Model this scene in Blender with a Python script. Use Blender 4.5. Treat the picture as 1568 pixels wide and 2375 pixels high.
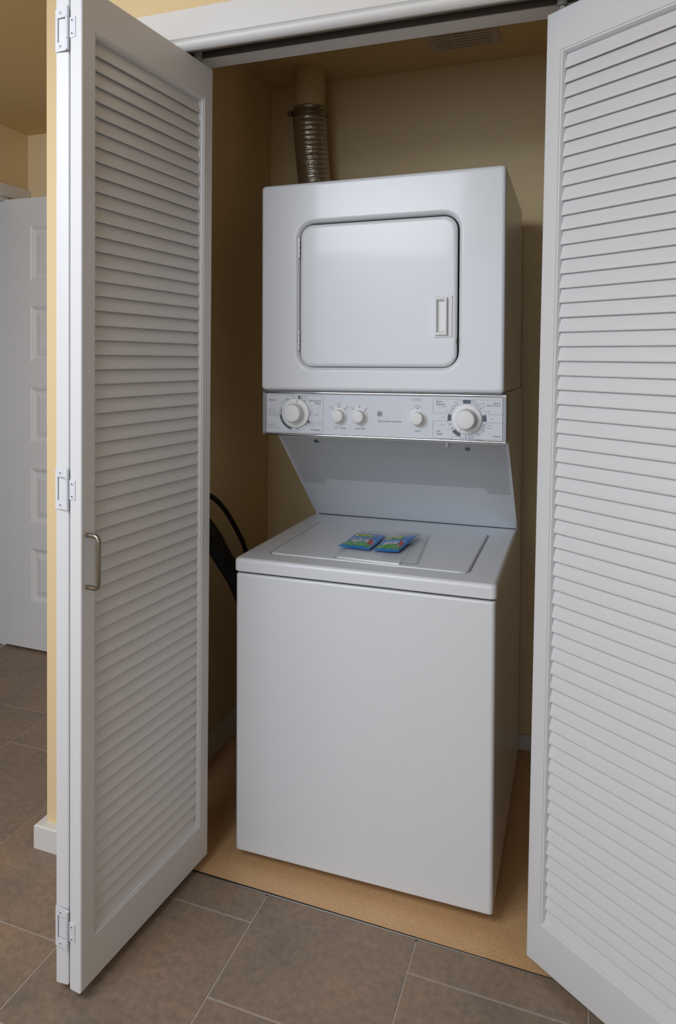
import bpy, bmesh, math, random
from mathutils import Vector, Matrix
random.seed(7)
for o in list(bpy.data.objects): bpy.data.objects.remove(o, do_unlink=True)
SC = bpy.context.scene; COL = SC.collection
PI = math.pi

# ---------------------------------------------------------------- camera
cam = bpy.data.cameras.new('camera'); co = bpy.data.objects.new('camera', cam); COL.objects.link(co)
Rv = Vector((0.94211678, 0.33502844, 0.01311162)); Uv = Vector((-0.02321764, 0.02617727, 0.99938766)); Fv = Vector((-0.33448006, 0.9418443, -0.03244061))
m = Matrix.Identity(4)
for i in range(3):
    m[i][0] = Rv[i]; m[i][1] = Uv[i]; m[i][2] = -Fv[i]
m[0][3], m[1][3], m[2][3] = 0.8564, -1.7832, 1.3598
co.matrix_world = m
cam.sensor_fit = 'HORIZONTAL'; cam.sensor_width = 24.0; cam.lens = 1590.6 * 24 / 1568
cam.shift_x = 0.0; cam.shift_y = -(1187.5 - 883.9) / 1568
cam.clip_start = 0.02; cam.clip_end = 50
SC.camera = co

# ---------------------------------------------------------------- world, lights, exposure
w = bpy.data.worlds.new('world'); SC.world = w; w.use_nodes = True
w.node_tree.nodes['Background'].inputs[0].default_value = (0.80, 0.88, 1.0, 1)
w.node_tree.nodes['Background'].inputs[1].default_value = 0.6
def area(name, loc, target, sx, sy, power, color):
    l = bpy.data.lights.new(name, 'AREA'); l.shape = 'RECTANGLE'; l.size = sx; l.size_y = sy; l.energy = power; l.color = color
    o = bpy.data.objects.new(name, l); COL.objects.link(o); o.location = loc
    o.rotation_euler = (Vector(target) - Vector(loc)).to_track_quat('-Z', 'Y').to_euler()
    return o
area('window_fill', (-0.15, -4.05, 1.45), (0.3, 0.0, 1.1), 2.7, 1.7, 23, (0.73, 0.85, 1.0))  # soft fill light added at the unseen rear window
area('ceiling_bounce', (-0.40, -1.75, 2.36), (-0.15, -1.0, 0.6), 1.4, 1.4, 47, (0.84, 0.91, 1.0))  # added area light, stands in for flash bounced off the ceiling
SC.view_settings.view_transform = 'Standard'; SC.view_settings.look = 'None'
SC.view_settings.gamma = 1.0; SC.view_settings.exposure = 0.36; SC.view_settings.use_curve_mapping = False

# ---------------------------------------------------------------- materials
def lin(c):
    return tuple(((v/255)/12.92 if v/255 <= 0.04045 else ((v/255+0.055)/1.055)**2.4) for v in c) + (1,)
def mat(name, rgb, rough=0.5, metal=0.0, bump=0.0, bscale=200, coat=0.0, spec=0.5, var=0.0, vscale=8, detail=3, alpha=None, trans=0.0):
    M = bpy.data.materials.new(name); M.use_nodes = True; nt = M.node_tree; b = nt.nodes['Principled BSDF']
    b.inputs['Base Color'].default_value = lin(rgb); b.inputs['Roughness'].default_value = rough; b.inputs['Metallic'].default_value = metal
    b.inputs['Specular IOR Level'].default_value = spec
    b.inputs['Coat Weight'].default_value = coat; b.inputs['Coat Roughness'].default_value = 0.08
    b.inputs['Transmission Weight'].default_value = trans
    if alpha is not None: b.inputs['Alpha'].default_value = alpha
    tc = nt.nodes.new('ShaderNodeTexCoord')
    if bump > 0:
        n = nt.nodes.new('ShaderNodeTexNoise'); n.inputs['Scale'].default_value = bscale; n.inputs['Detail'].default_value = detail
        nt.links.new(tc.outputs['Object'], n.inputs['Vector'])
        bp = nt.nodes.new('ShaderNodeBump'); bp.inputs['Strength'].default_value = bump; bp.inputs['Distance'].default_value = 0.002
        nt.links.new(n.outputs['Fac'], bp.inputs['Height']); nt.links.new(bp.outputs['Normal'], b.inputs['Normal'])
    if var > 0:
        n = nt.nodes.new('ShaderNodeTexNoise'); n.inputs['Scale'].default_value = vscale; n.inputs['Detail'].default_value = 4
        nt.links.new(tc.outputs['Object'], n.inputs['Vector'])
        mx = nt.nodes.new('ShaderNodeMix'); mx.data_type = 'RGBA'
        a = lin(rgb); mx.inputs['A'].default_value = tuple(v*(1-var) for v in a[:3])+(1,); mx.inputs['B'].default_value = tuple(min(1, v*(1+var)) for v in a[:3])+(1,)
        nt.links.new(n.outputs['Fac'], mx.inputs['Factor']); nt.links.new(mx.outputs['Result'], b.inputs['Base Color'])
    return M
def ramp_mat(name, stops, scale, rough, scale2=None, stops2=None, bump=0.0, wrap=None):
    M = mat(name, (128, 128, 128), rough); nt = M.node_tree; b = nt.nodes['Principled BSDF']
    tc = nt.nodes.new('ShaderNodeTexCoord')
    def noise(s, st, det):
        n = nt.nodes.new('ShaderNodeTexNoise'); n.inputs['Scale'].default_value = s; n.inputs['Detail'].default_value = det; n.inputs['Roughness'].default_value = 0.6
        nt.links.new(tc.outputs['Object'], n.inputs['Vector'])
        r = nt.nodes.new('ShaderNodeValToRGB')
        while len(r.color_ramp.elements) > 1: r.color_ramp.elements.remove(r.color_ramp.elements[0])
        r.color_ramp.elements[0].position = st[0][0]; r.color_ramp.elements[0].color = lin(st[0][1])
        for p, c in st[1:]:
            e = r.color_ramp.elements.new(p); e.color = lin(c)
        nt.links.new(n.outputs['Fac'], r.inputs['Fac']); return n, r
    n1, r1 = noise(scale, stops, 6)
    out = r1.outputs['Color']; hn = n1
    if scale2:
        n2, r2 = noise(scale2, stops2, 2)
        mx = nt.nodes.new('ShaderNodeMix'); mx.data_type = 'RGBA'; mx.blend_type = 'MULTIPLY'; mx.inputs['Factor'].default_value = 1
        nt.links.new(out, mx.inputs['A']); nt.links.new(r2.outputs['Color'], mx.inputs['B']); out = mx.outputs['Result']; hn = n2
    nt.links.new(out, b.inputs['Base Color'])
    if bump:
        bp = nt.nodes.new('ShaderNodeBump'); bp.inputs['Strength'].default_value = bump; bp.inputs['Distance'].default_value = 0.001
        nt.links.new(hn.outputs['Fac'], bp.inputs['Height']); nt.links.new(bp.outputs['Normal'], b.inputs['Normal'])
    return M
WALL = mat('cream_wall_paint', (229, 204, 160), 0.75, bump=0.45, bscale=140, spec=0.3)
CEIL = mat('cream_ceiling_paint', (218, 192, 145), 0.85, bump=0.3, bscale=140, spec=0.2)
WHITE = mat('white_satin_paint', (226, 225, 224), 0.35, bump=0.05, bscale=120)
WHITE_DOOR = mat('white_door_paint', (217, 217, 219), 0.4, bump=0.12, bscale=160)
BASEB = mat('white_trim_paint', (218, 217, 214), 0.45, bump=0.08, bscale=100)
ENAMEL = mat('white_enamel', (224, 226, 230), 0.3, coat=0.25, bump=0.02, bscale=300)
ENAMEL_T = mat('white_enamel_textured', (224, 226, 229), 0.36, coat=0.15, bump=0.16, bscale=420)
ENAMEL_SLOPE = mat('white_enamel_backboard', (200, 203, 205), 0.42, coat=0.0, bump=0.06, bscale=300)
PLASTIC = mat('white_plastic', (230, 230, 230), 0.4)
PANEL = mat('pale_grey_panel_face', (214, 217, 223), 0.35)
CHROME = mat('chrome', (215, 215, 218), 0.12, metal=1.0)
STEEL = mat('brushed_stainless_steel', (150, 143, 136), 0.32, metal=1.0, bump=0.05, bscale=400)
ALU = mat('dull_aluminium_track', (150, 145, 138), 0.4, metal=0.9)
BLACK = mat('black_rubber', (14, 13, 13), 0.5)
HOSE = mat('black_hose_rubber', (17, 16, 14), 0.55, bump=0.3, bscale=300)
DARK = mat('dark_gap', (22, 20, 18), 0.8)
GREY_INK = mat('grey_ink', (92, 97, 104), 0.5)
LIGHT_INK = mat('light_grey_ink', (150, 155, 162), 0.5)
BLOCK_INK = mat('slate_grey_ink', (84, 94, 103), 0.5)
RED_INK = mat('red_ink', (150, 20, 28), 0.5)
GROUT = mat('beige_grout', (172, 161, 151), 0.9, bump=0.3, bscale=500)
TILE = ramp_mat('taupe_tile', [(0.28, (122, 111, 102)), (0.45, (140, 122, 106)), (0.6, (150, 128, 109)), (0.75, (160, 133, 108))], 4.2, 0.5, 60, [(0.3, (222, 222, 222)), (0.7, (255, 255, 255))], bump=0.05)
CORK = ramp_mat('speckled_cork_floor', [(0.3, (222, 181, 134)), (0.7, (232, 193, 148))], 3, 0.45, 300, [(0.28, (190, 174, 156)), (0.42, (228, 220, 212)), (0.58, (240, 236, 232)), (0.72, (255, 255, 255))], bump=0.15)
FOIL = mat('crinkled_foil', (176, 168, 152), 0.25, metal=0.8, bump=1.0, bscale=90, detail=6)
PIPE = mat('painted_duct', (205, 184, 140), 0.6, bump=0.1, bscale=80)
GRILLE = mat('beige_grille_plastic', (196, 180, 160), 0.5)
PAPER = mat('white_paper', (244, 245, 247), 0.7)
BLUE = mat('blue_foil_film', (14, 116, 200), 0.22, coat=0.3)
BAG = mat('clear_plastic_film', (238, 240, 243), 0.12, alpha=0.34, bump=0.8, bscale=40)
ZINC = mat('zinc_screw', (140, 148, 152), 0.3, metal=1.0)
HINGE = mat('white_painted_hinge', (214, 217, 224), 0.35)
ROLLER = mat('grey_nylon_roller', (150, 154, 150), 0.4)
CARPET = mat('dark_carpet', (62, 52, 44), 0.95, bump=0.6, bscale=500)
CLEAR = mat('clear_end_cap', (176, 180, 178), 0.12, alpha=0.75)

# ---------------------------------------------------------------- helpers
FLATTEN = ('dryer_cabinet', 'dryer_door', 'washer_cabinet', 'washer_top', 'washer_lid', 'leaf_frame', 'control_panel', 'backboard', 'knob', 'dial', 'end_cap')
def smooth(me, ang=35):
    for p in me.polygons: p.use_smooth = True
    try: me.set_sharp_from_angle(angle=math.radians(ang))
    except Exception: pass
def obj(name, bm, mt, parent=None, sm=True):
    me = bpy.data.meshes.new(name); bmesh.ops.recalc_face_normals(bm, faces=bm.faces[:]); bm.to_mesh(me); bm.free()
    if sm: smooth(me)
    for k in (mt if isinstance(mt, (list, tuple)) else [mt]): me.materials.append(k)
    o = bpy.data.objects.new(name, me); COL.objects.link(o)
    if parent: o.parent = parent
    if sm and name in FLATTEN:
        wn = o.modifiers.new('weighted_normals', 'WEIGHTED_NORMAL'); wn.keep_sharp = True; wn.weight = 80
    return o
def thing(name, label, cat, loc=(0, 0, 0), group=None):
    o = bpy.data.objects.new(name, None); COL.objects.link(o); o.location = loc; o.empty_display_size = 0.05
    o['label'] = label; o['category'] = cat
    if group: o['group'] = group
    return o
def tag(o, label, cat=None, group=None, kind=None):
    if label: o['label'] = label
    if cat: o['category'] = cat
    if group: o['group'] = group
    if kind: o['kind'] = kind
    return o
def struct(name, bm, mt, label, cat=None, sm=False):
    o = obj(name, bm, mt, None, sm); o['kind'] = 'structure'; o['label'] = label
    o['category'] = cat or name.split('_')[0]
    return o
def B(): return bmesh.new()
def box(bm, x0, x1, y0, y1, z0, z1, bev=0.0, seg=2, mtx=None, mi=0):
    r = bmesh.ops.create_cube(bm, size=1.0); vs = r['verts']
    for v in vs:
        v.co = Vector((x0 + (v.co.x+.5)*(x1-x0), y0 + (v.co.y+.5)*(y1-y0), z0 + (v.co.z+.5)*(z1-z0)))
    fs = set(f for v in vs for f in v.link_faces)
    if bev > 0:
        es = list(set(e for v in vs for e in v.link_edges))
        r = bmesh.ops.bevel(bm, geom=es, offset=bev, segments=seg, affect='EDGES', profile=0.5)
        vs = list(set(v for f in r['faces'] for v in f.verts) | set(v for v in vs if v.is_valid)); fs = set(f for v in vs for f in v.link_faces)
    if mi:
        for f in fs: f.material_index = mi
    if mtx is not None:
        for v in vs: v.co = mtx @ v.co
    return vs
def loft(bm, loops, closed=True, cap0=False, cap1=False):
    V = [[bm.verts.new(p) for p in L] for L in loops]
    n = len(V[0])
    for a, b in zip(V[:-1], V[1:]):
        for i in range(n if closed else n-1):
            j = (i+1) % n
            try: bm.faces.new((a[i], a[j], b[j], b[i]))
            except ValueError: pass
    if cap0: bm.faces.new(list(reversed(V[0])))
    if cap1: bm.faces.new(V[-1])
    return V
def rrect(x0, x1, z0, z1, r, y, n=8, axis='y'):
    pts = []
    for cx, cz, a0 in ((x1-r, z1-r, 0), (x0+r, z1-r, 90), (x0+r, z0+r, 180), (x1-r, z0+r, 270)):
        for k in range(n+1):
            a = math.radians(a0 + 90*k/n); pts.append((cx + r*math.cos(a), cz + r*math.sin(a)))
    if axis == 'y': return [(x, y, z) for x, z in pts]
    return [(x, z, y) for x, z in pts]       # axis z: rect in x,y at height y
def lathe(bm, prof, c, axis='y', n=40, d=-1):
    """prof: (radius, offset along axis) ; d sign of offset"""
    loops = []
    for r, h in prof:
        L = []
        for k in range(n):
            a = 2*PI*k/n; u, v = r*math.cos(a), r*math.sin(a)
            if axis == 'y': L.append((c[0]+u, c[1]+d*h, c[2]+v))
            elif axis == 'z': L.append((c[0]+u, c[1]+v, c[2]+d*h))
            else: L.append((c[0]+d*h, c[1]+u, c[2]+v))
        loops.append(L)
    loft(bm, loops, True, True, True)
def tube(bm, pts, rad, n=12, cap=True, prof=None):
    pts = [Vector(p) for p in pts]; loops = []; up = None
    for i, p in enumerate(pts):
        t = (pts[min(i+1, len(pts)-1)] - pts[max(i-1, 0)]).normalized()
        if up is None:
            up = t.cross(Vector((0.3, 0.2, 0.9)))
            if up.length < 1e-3: up = t.cross(Vector((1, 0, 0)))
            up.normalize()
        else:
            up = (up - t*up.dot(t)).normalized()
        s = t.cross(up); r = rad[i] if isinstance(rad, (list, tuple)) else rad
        loops.append([p + r*(math.cos(2*PI*k/n)*up + math.sin(2*PI*k/n)*s) for k in range(n)])
    loft(bm, loops, True, cap, cap)
def spline(P, n=12):
    P = [Vector(p) for p in P]; out = []
    for i in range(len(P)-1):
        p0 = P[max(i-1, 0)]; p1 = P[i]; p2 = P[i+1]; p3 = P[min(i+2, len(P)-1)]
        for k in range(n):
            t = k/n
            out.append(0.5*((2*p1) + (p2-p0)*t + (2*p0-5*p1+4*p2-p3)*t*t + (3*p1-p0-3*p2+p3)*t**3))
    out.append(P[-1]); return out
def prism(bm, poly, axis, a, b):
    """poly: 2D points; extruded along axis from a to b. axis x: (y,z); y: (x,z); z: (x,y)"""
    def P(u, v, w): return (w, u, v) if axis == 'x' else ((u, w, v) if axis == 'y' else (u, v, w))
    loft(bm, [[P(u, v, a) for u, v in poly], [P(u, v, b) for u, v in poly]], True, True, True)
def add_text(bm, s, align, x, z, h, y, italic=False, sx=0.9):
    cu = bpy.data.curves.new('t', 'FONT'); cu.body = s; cu.size = h/0.70; cu.align_x = {'L': 'LEFT', 'R': 'RIGHT', 'C': 'CENTER'}[align]
    cu.shear = 0.25 if italic else 0.0; cu.resolution_u = 2
    to = bpy.data.objects.new('t', cu); COL.objects.link(to)
    dg = bpy.context.evaluated_depsgraph_get(); me = bpy.data.meshes.new_from_object(to.evaluated_get(dg))
    n0 = len(bm.verts); bm.from_mesh(me); bm.verts.ensure_lookup_table()
    for v in bm.verts[n0:]:
        v.co = Vector((x + v.co.x*sx, y, z + v.co.y))
    bpy.data.objects.remove(to, do_unlink=True); bpy.data.meshes.remove(me); bpy.data.curves.remove(cu)
def strip(bm, pts, wd, y):
    """flat polyline in the x,z plane at depth y"""
    for (x0, z0), (x1, z1) in zip(pts[:-1], pts[1:]):
        d = Vector((x1-x0, z1-z0)); L = d.length
        if L < 1e-6: continue
        d /= L; nx, nz = -d[1]*wd/2, d[0]*wd/2; ex, ez = d[0]*wd/2, d[1]*wd/2
        vs = [bm.verts.new(p) for p in ((x0-ex+nx, y, z0-ez+nz), (x0-ex-nx, y, z0-ez-nz), (x1+ex-nx, y, z1+ez-nz), (x1+ex+nx, y, z1+ez+nz))]
        bm.faces.new(vs)
def arcband(bm, cx, cz, r0, r1, a0, a1, y, n=14):
    A = [[(cx + r*math.cos(math.radians(a0+(a1-a0)*k/n)), y, cz + r*math.sin(math.radians(a0+(a1-a0)*k/n))) for k in range(n+1)] for r in (r0, r1)]
    loft(bm, A, False)

# ---------------------------------------------------------------- floor
YT = -0.2394; YW = -0.2913; YB = -0.15            # tile edge, wall face, closet side of the wall
XH = -0.514; XL = -0.307; YR = 0.676              # hall corner, closet left wall, closet back wall
HX = -1.66; HY = 0.835; ZC = 2.405
RX = 2.7; RY = -4.2
bm = B(); box(bm, HX-0.9, RX+.1, RY-.1, YT-0.004, -0.1, -0.0012); box(bm, HX-0.9, XH+.1, YT-.004, HY+.1, -0.1, -0.0012)
floor = struct('floor', bm, GROUT, 'taupe square tile floor with pale grout, laid in a running bond', 'floor')
cols = [(-1.782, -1.396), (-1.396, -1.010), (-1.010, -0.636), (-0.636, -0.252), (-0.252, 0.136), (0.136, 0.522), (0.522, 0.900), (0.900, 1.286), (1.286, 1.672), (1.672, 2.058), (2.058, 2.444), (2.444, 2.70)]
G = 0.0033
ti = 0
for ci, (cx0, cx1) in enumerate(cols):
    off = -0.332 if ci % 2 == 0 else -0.537
    k0 = int((RY-off)/0.4005) - 1
    y = off + k0*0.4005
    while y < HY:
        x0, x1, y0, y1 = max(cx0, HX)+G/2, cx1-G/2, max(y, RY)+G/2, min(y+0.4005, HY)-G/2
        y += 0.4005
        if y1-y0 < 0.02 or x1 - x0 < .02: continue
        if y1 > YT and x1 > XH + .02:
            if x0 < XH:
                if y0 < YT: poly = [(x0, y0), (x1, y0), (x1, YT), (-0.41, YT), (-0.41, y1), (x0, y1)]
                else: poly = [(x0, y0), (-0.41, y0), (-0.41, y1), (x0, y1)]
            else:
                if y0 > YT-0.02: continue
                poly = [(x0, y0), (x1, y0), (x1, YT), (x0, YT)]
        else: poly = [(x0, y0), (x1, y0), (x1, y1), (x0, y1)]
        ox, oy = sum(p[0] for p in poly)/len(poly), sum(p[1] for p in poly)/len(poly)
        def ins(poly, d):
            return [(px + d*(1 if px < ox else -1), py + d*(1 if py < oy else -1)) for px, py in poly]
        bm = B(); e = 0.0008
        L0 = [(px, py, -0.006) for px, py in poly]; L1 = [(px, py, -e) for px, py in poly]; L2 = [(px, py, 0) for px, py in (ins(poly, e) if len(poly) == 4 else poly)]
        loft(bm, [L0, L1, L2], True, True, True)
        rx, ry = random.uniform(-3, 3), random.uniform(-3, 3)
        for v in bm.verts: v.co -= Vector((rx, ry, 0))      # tile origin shifted so its mottling differs from its neighbours
        t = obj('tile', bm, TILE, floor, False); t.location = (rx, ry, 0)
bm = B(); prism(bm, [(XL-0.02, -0.2265), (1.67, -0.2325), (1.67, YR+.02), (XL-.02, YR+.02)], 'z', -0.06, -0.003)
closet_floor = struct('floor', bm, CORK, 'tan speckled cork floor sheet inside the laundry closet', 'floor')
bm = B(); box(bm, -0.24, 1.58, YT, YT+0.0035, -0.02, 0.0008, 0.0003, 1)
struct('trim_1', bm, ALU, 'thin metal edge strip between the tiles and the closet floor', 'trim')
bm = B(); box(bm, -0.24, 1.58, YT+.0035, -0.2255, -0.02, -0.0036)
struct('trim_2', bm, DARK, 'narrow black gap along the closet threshold', 'trim')

# ---------------------------------------------------------------- walls and ceiling
ZT = 2.52
JL, JR, ZH = -0.235, 1.575, 2.13
bm = B(); box(bm, XH, JL-0.018, YW, YB, -0.05, ZT); box(bm, JR+.018, RX, YW, YB, -0.05, ZT); box(bm, JL-.018, JR+.018, YW, YB, 2.165, ZT)
wall_front = struct('wall_front', bm, WALL, 'cream wall around the folding door opening', 'wall')
bm = B(); box(bm, XH, XL, YB, HY+.1, -0.05, ZT)
struct('wall_left', bm, WALL, 'cream closet wall left of the washer', 'wall')
bm = B(); box(bm, XL, 1.66, YR, YR+.1, -0.05, ZT)
struct('wall_back', bm, WALL, 'cream closet wall behind the washer and dryer', 'wall')
bm = B(); box(bm, 1.65, 1.75, YB, YR+.1, -0.05, ZT)
struct('wall_right', bm, WALL, 'cream closet wall at the right end of the closet', 'wall')
bm = B(); box(bm, HX-.1, XH, HY, HY+.1, -0.05, ZT)
struct('wall_hall_end', bm, WALL, 'cream end wall of the hallway behind the open panel door', 'wall')
bm = B(); box(bm, HX-.12, HX, RY, -0.13, -0.05, ZT); box(bm, HX-.12, HX, -0.13, 0.69, 2.083, ZT); box(bm, HX-.12, HX, 0.71, HY+.1, -0.05, ZT); box(bm, HX-.12, HX, 0.69, .71, 2.083, ZT)
struct('wall_hall_left', bm, WALL, 'cream hallway wall with the doorway', 'wall')
bm = B(); box(bm, HX-1.6, HX-1.5, -1.2, 1.4, -0.05, ZT); box(bm, HX-1.5, HX-.12, 1.3, 1.4, -.05, ZT); box(bm, HX-1.5, HX-.12, -1.2, -1.1, -.05, ZT)
struct('wall_far_room', bm, WALL, 'cream walls of the room beyond the doorway', 'wall')
bm = B(); box(bm, HX-1.6, HX-.02, -1.2, 1.4, -0.08, -0.001)
struct('floor', bm, CARPET, 'dark brown carpet beyond the hallway doorway', 'floor')
bm = B(); box(bm, RX, RX+.1, RY, YB, -0.05, ZT)
struct('wall_room_right', bm, WALL, 'cream room wall far to the right', 'wall')
bm = B()
box(bm, HX, -1.58, RY-.1, RY, -0.05, ZT); box(bm, 1.28, RX, RY-.1, RY, -0.05, ZT); box(bm, -1.58, 1.28, RY-.1, RY, -0.05, 0.52); box(bm, -1.58, 1.28, RY-.1, RY, 2.36, ZT)
struct('wall_room_rear', bm, WALL, 'cream room wall behind the camera with a window', 'wall')
bm = B(); 
for a in (-1.58, -.18, 1.22): box(bm, a, a+.06, RY-.08, RY-.02, .52, 2.36)
for z in (.52, 2.30): box(bm, -1.58, 1.28, RY-.08, RY-.02, z, z+.06)
wn = struct('window_1', bm, WHITE, 'white framed window behind the camera', 'window')
bm = B(); box(bm, HX-1.6, RX+.1, RY-.1, 1.4, ZC, ZC+.1)
struct('ceiling', bm, CEIL, 'cream painted ceiling over closet and hallway', 'ceiling')

# baseboards
def bb_poly(t, h): return [(0, 0), (t, 0), (t, h-.004), (t-.004, h), (0, h)]
bm = B()
def bbl(i, z): return [(XH-.024+i, YW-.024+i, z), (JL-.09, YW-.024+i, z), (JL-.09, YW, z), (XH, YW, z), (XH, HY-.02, z), (XH-.024+i, HY-.02, z)]
loft(bm, [bbl(0, 0), bbl(0, .062), bbl(.003, .065)], True, True, True)
struct('baseboard_front', bm, BASEB, 'white baseboard wrapping the wall corner left of the folding door', 'baseboard')
bm = B(); box(bm, XL, XL+.012, YB, YR, -.003, .088, .003)
struct('baseboard_left', bm, BASEB, 'white baseboard along the closet left wall', 'baseboard')
bm = B(); box(bm, XL, 1.65, YR-.012, YR, -.003, .05, .003)
struct('baseboard_back', bm, BASEB, 'white baseboard along the closet back wall', 'baseboard')

# closet door casing and jamb
bm = B()
prof = [(YW, 2.207), (YW-.018, 2.207), (YW-.018, 2.1385), (YW-.0125, 2.1365), (YW-.0095, 2.1325), (YW-.010, 2.1295), (YW-.0135, 2.127), (YW-.0145, 2.123), (YW-.012, 2.1195), (YW-.006, 2.116), (YW, 2.1145)]
loft(bm, [[(x, y, z) for y, z in prof] for x in (-0.32, 1.66)], True, True, True)
struct('trim_3', bm, WHITE, 'white moulded casing across the top of the folding door opening', 'trim', True)
bm = B()
box(bm, JL-.085, JL-.004, YW-.016, YW, 0, 2.1145, .003); 
struct('trim_4', bm, WHITE, 'white casing down the left side of the folding door opening', 'trim')
bm = B(); box(bm, JR+.004, JR+.085, YW-.016, YW, 0, 2.1145, .003)
struct('trim_5', bm, WHITE, 'white casing down the right side of the folding door opening', 'trim')
bm = B()
box(bm, JL, JR, YW, -0.2535, ZH, 2.165); box(bm, JL, JR, -0.2165, YB, ZH, 2.165, .0015, 1); box(bm, JL, JR, -0.2535, -0.2165, 2.155, 2.165)
box(bm, JL-.018, JL, YW, YB, 0, 2.165); box(bm, JR, JR+.018, YW, YB, 0, 2.165)
struct('trim_6', bm, WHITE, 'white door jamb lining the closet opening', 'trim')
bm = B()
prism(bm, [(-0.2533, 2.154), (-0.2533, 2.127), (-0.2518, 2.127), (-0.2518, 2.1525), (-0.2185, 2.1525), (-0.2185, 2.1265), (-0.2155, 2.1265), (-0.2155, 2.1285), (-0.2168, 2.1285), (-0.2168, 2.154)], 'x', JL+.002, JR-.002)
tk = obj('door_track', bm, ALU); tag(tk, 'grey metal sliding track under the head of the closet opening', 'track')

# ---------------------------------------------------------------- folding louvered doors
LW, LT, LZ0, LZ1 = 0.452, 0.0325, 0.023, 2.106
OZ0, OZ1, ST = 0.119, 2.020, 0.036
NSL = 61; PITCH = (OZ1-OZ0-0.012)/NSL
def leaf_frame():
    # local: x along the width, y = depth behind the room face (0..LT), z up
    bm = B()
    def R(ix, iy0, t): return [(ix, t, iy0), (LW-ix, t, iy0), (LW-ix, t, 0), (ix, t, 0)]
    def rect(x0, x1, z0, z1, t): return [(x0, t, z0), (x1, t, z0), (x1, t, z1), (x0, t, z1)]
    def o(i, t): return rect(i, LW-i, LZ0+i, LZ1-i, t)
    def n(i, t): return rect(ST+i, LW-ST-i, OZ0+i, OZ1-i, t)
    e = .0042
    L = [o(0, e), o(.0003, .0026), o(.0012, .0012), o(.0026, .0003), o(e, 0), n(0, 0), n(.0012, .0022), n(.0042, .0026), n(.0052, .0055), n(.0065, .0075), n(.0065, LT-.0075), n(.0052, LT-.0055), n(.0042, LT-.0026), n(.0012, LT-.0022), n(0, LT), o(e, LT), o(.0026, LT-.0003), o(.0012, LT-.0012), o(.0003, LT-.0026), o(0, LT-e), o(0, e)]
    loft(bm, L, True)
    bmesh.ops.remove_doubles(bm, verts=bm.verts, dist=1e-6)
    return bm
def slat_mesh():
    bm = B()
    # cross-section in (t, z): front bottom edge to back top edge, rounded lips
    t0, t1, h, th = 0.0095, 0.0200, 0.0336, 0.0048
    a = math.atan2(h, t1-t0); ux, uz = math.cos(a), math.sin(a); nx, nz = -uz, ux
    L = math.hypot(h, t1-t0); pts = []
    for s, w in ((0, .25), (.0012, .42), (.0035, .5), (L*.5, .56), (L-.0035, .5), (L-.0012, .42), (L, .25)):
        pts.append((s, w*th))
    top = [(t0 + s*ux + w*nx, s*uz + w*nz) for s, w in pts]; bot = [(t0 + s*ux - w*nx, s*uz - w*nz) for s, w in reversed(pts)]
    poly = top + bot
    loft(bm, [[(x, t, z) for t, z in poly] for x in (ST+.0055, LW-ST-.0055)], True, True, True)
    me = bpy.data.meshes.new('slat'); bmesh.ops.recalc_face_normals(bm, faces=bm.faces[:]); bm.to_mesh(me); bm.free(); smooth(me, 50); me.materials.append(WHITE_DOOR)
    return me
SLAT = slat_mesh()
frame_me = None
def leaf(parent, P, d, n):
    """P: room-face corner at s=0, d: unit direction of the width, n: unit normal of the room face (pointing to the room)"""
    global frame_me
    if frame_me is None:
        f = obj('leaf_frame', leaf_frame(), WHITE_DOOR, parent, True); frame_me = f.data
    else:
        f = bpy.data.objects.new('leaf_frame', frame_me); COL.objects.link(f); f.parent = parent
    M = Matrix.Identity(4)
    for i in range(3):
        M[i][0] = (d[0], d[1], 0)[i]; M[i][1] = (-n[0], -n[1], 0)[i]; M[i][2] = (0, 0, 1)[i]; M[i][3] = (P[0], P[1], 0)[i]
    f.matrix_local = parent.matrix_world.inverted() @ M
    for k in range(NSL):
        s = bpy.data.objects.new('slat', SLAT); COL.objects.link(s); s.parent = f
        s.location = (0, 0, OZ0 + 0.004 + PITCH*k); s.rotation_euler = (random.uniform(-.012, .012), 0, 0)
    return f, M
def plate_screw(bm, x, y, z, r=.0036):
    # head of a screw on a surface facing +x in local hinge space (y,z in the plane)
    lathe(bm, [(r, 0), (r, .0006), (r*.8, .0012), (0.0005, .0013)], (x, y, z), 'y', 14, -1)
def handle(f, s, z0, z1):
    bm = B(); p = .032; r = .012; pts = [(s, 0.0, z0), (s, -(p-r), z0)]
    for k in range(1, 7): a = PI/2*k/6; pts.append((s, -(p-r)-r*math.sin(a), z0+r-r*math.cos(a)))
    pts.append((s, -p, (z0+z1)/2))
    for k in range(0, 6): a = PI/2*(1-k/6); pts.append((s, -(p-r)-r*math.sin(a), z1-r+r*math.cos(a)))
    pts += [(s, -(p-r), z1), (s, 0.0, z1)]
    tube(bm, pts, .0048, 14)
    return obj('handle', bm, STEEL, f)
d1 = thing('door_1', 'left white louvered folding door, folded open with a steel pull handle', 'door', (-.14, -.23, 0)); d1['kind'] = 'structure'
bpy.context.view_layer.update()
dl = Vector((-.0869, -.9962)); nl = Vector((.9962, -.0869))
fa, MA = leaf(d1, (-.062, -.195), dl, nl)
h = handle(fa, .436, .880, .989); h['label'] = 'brushed steel pull handle'
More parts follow.
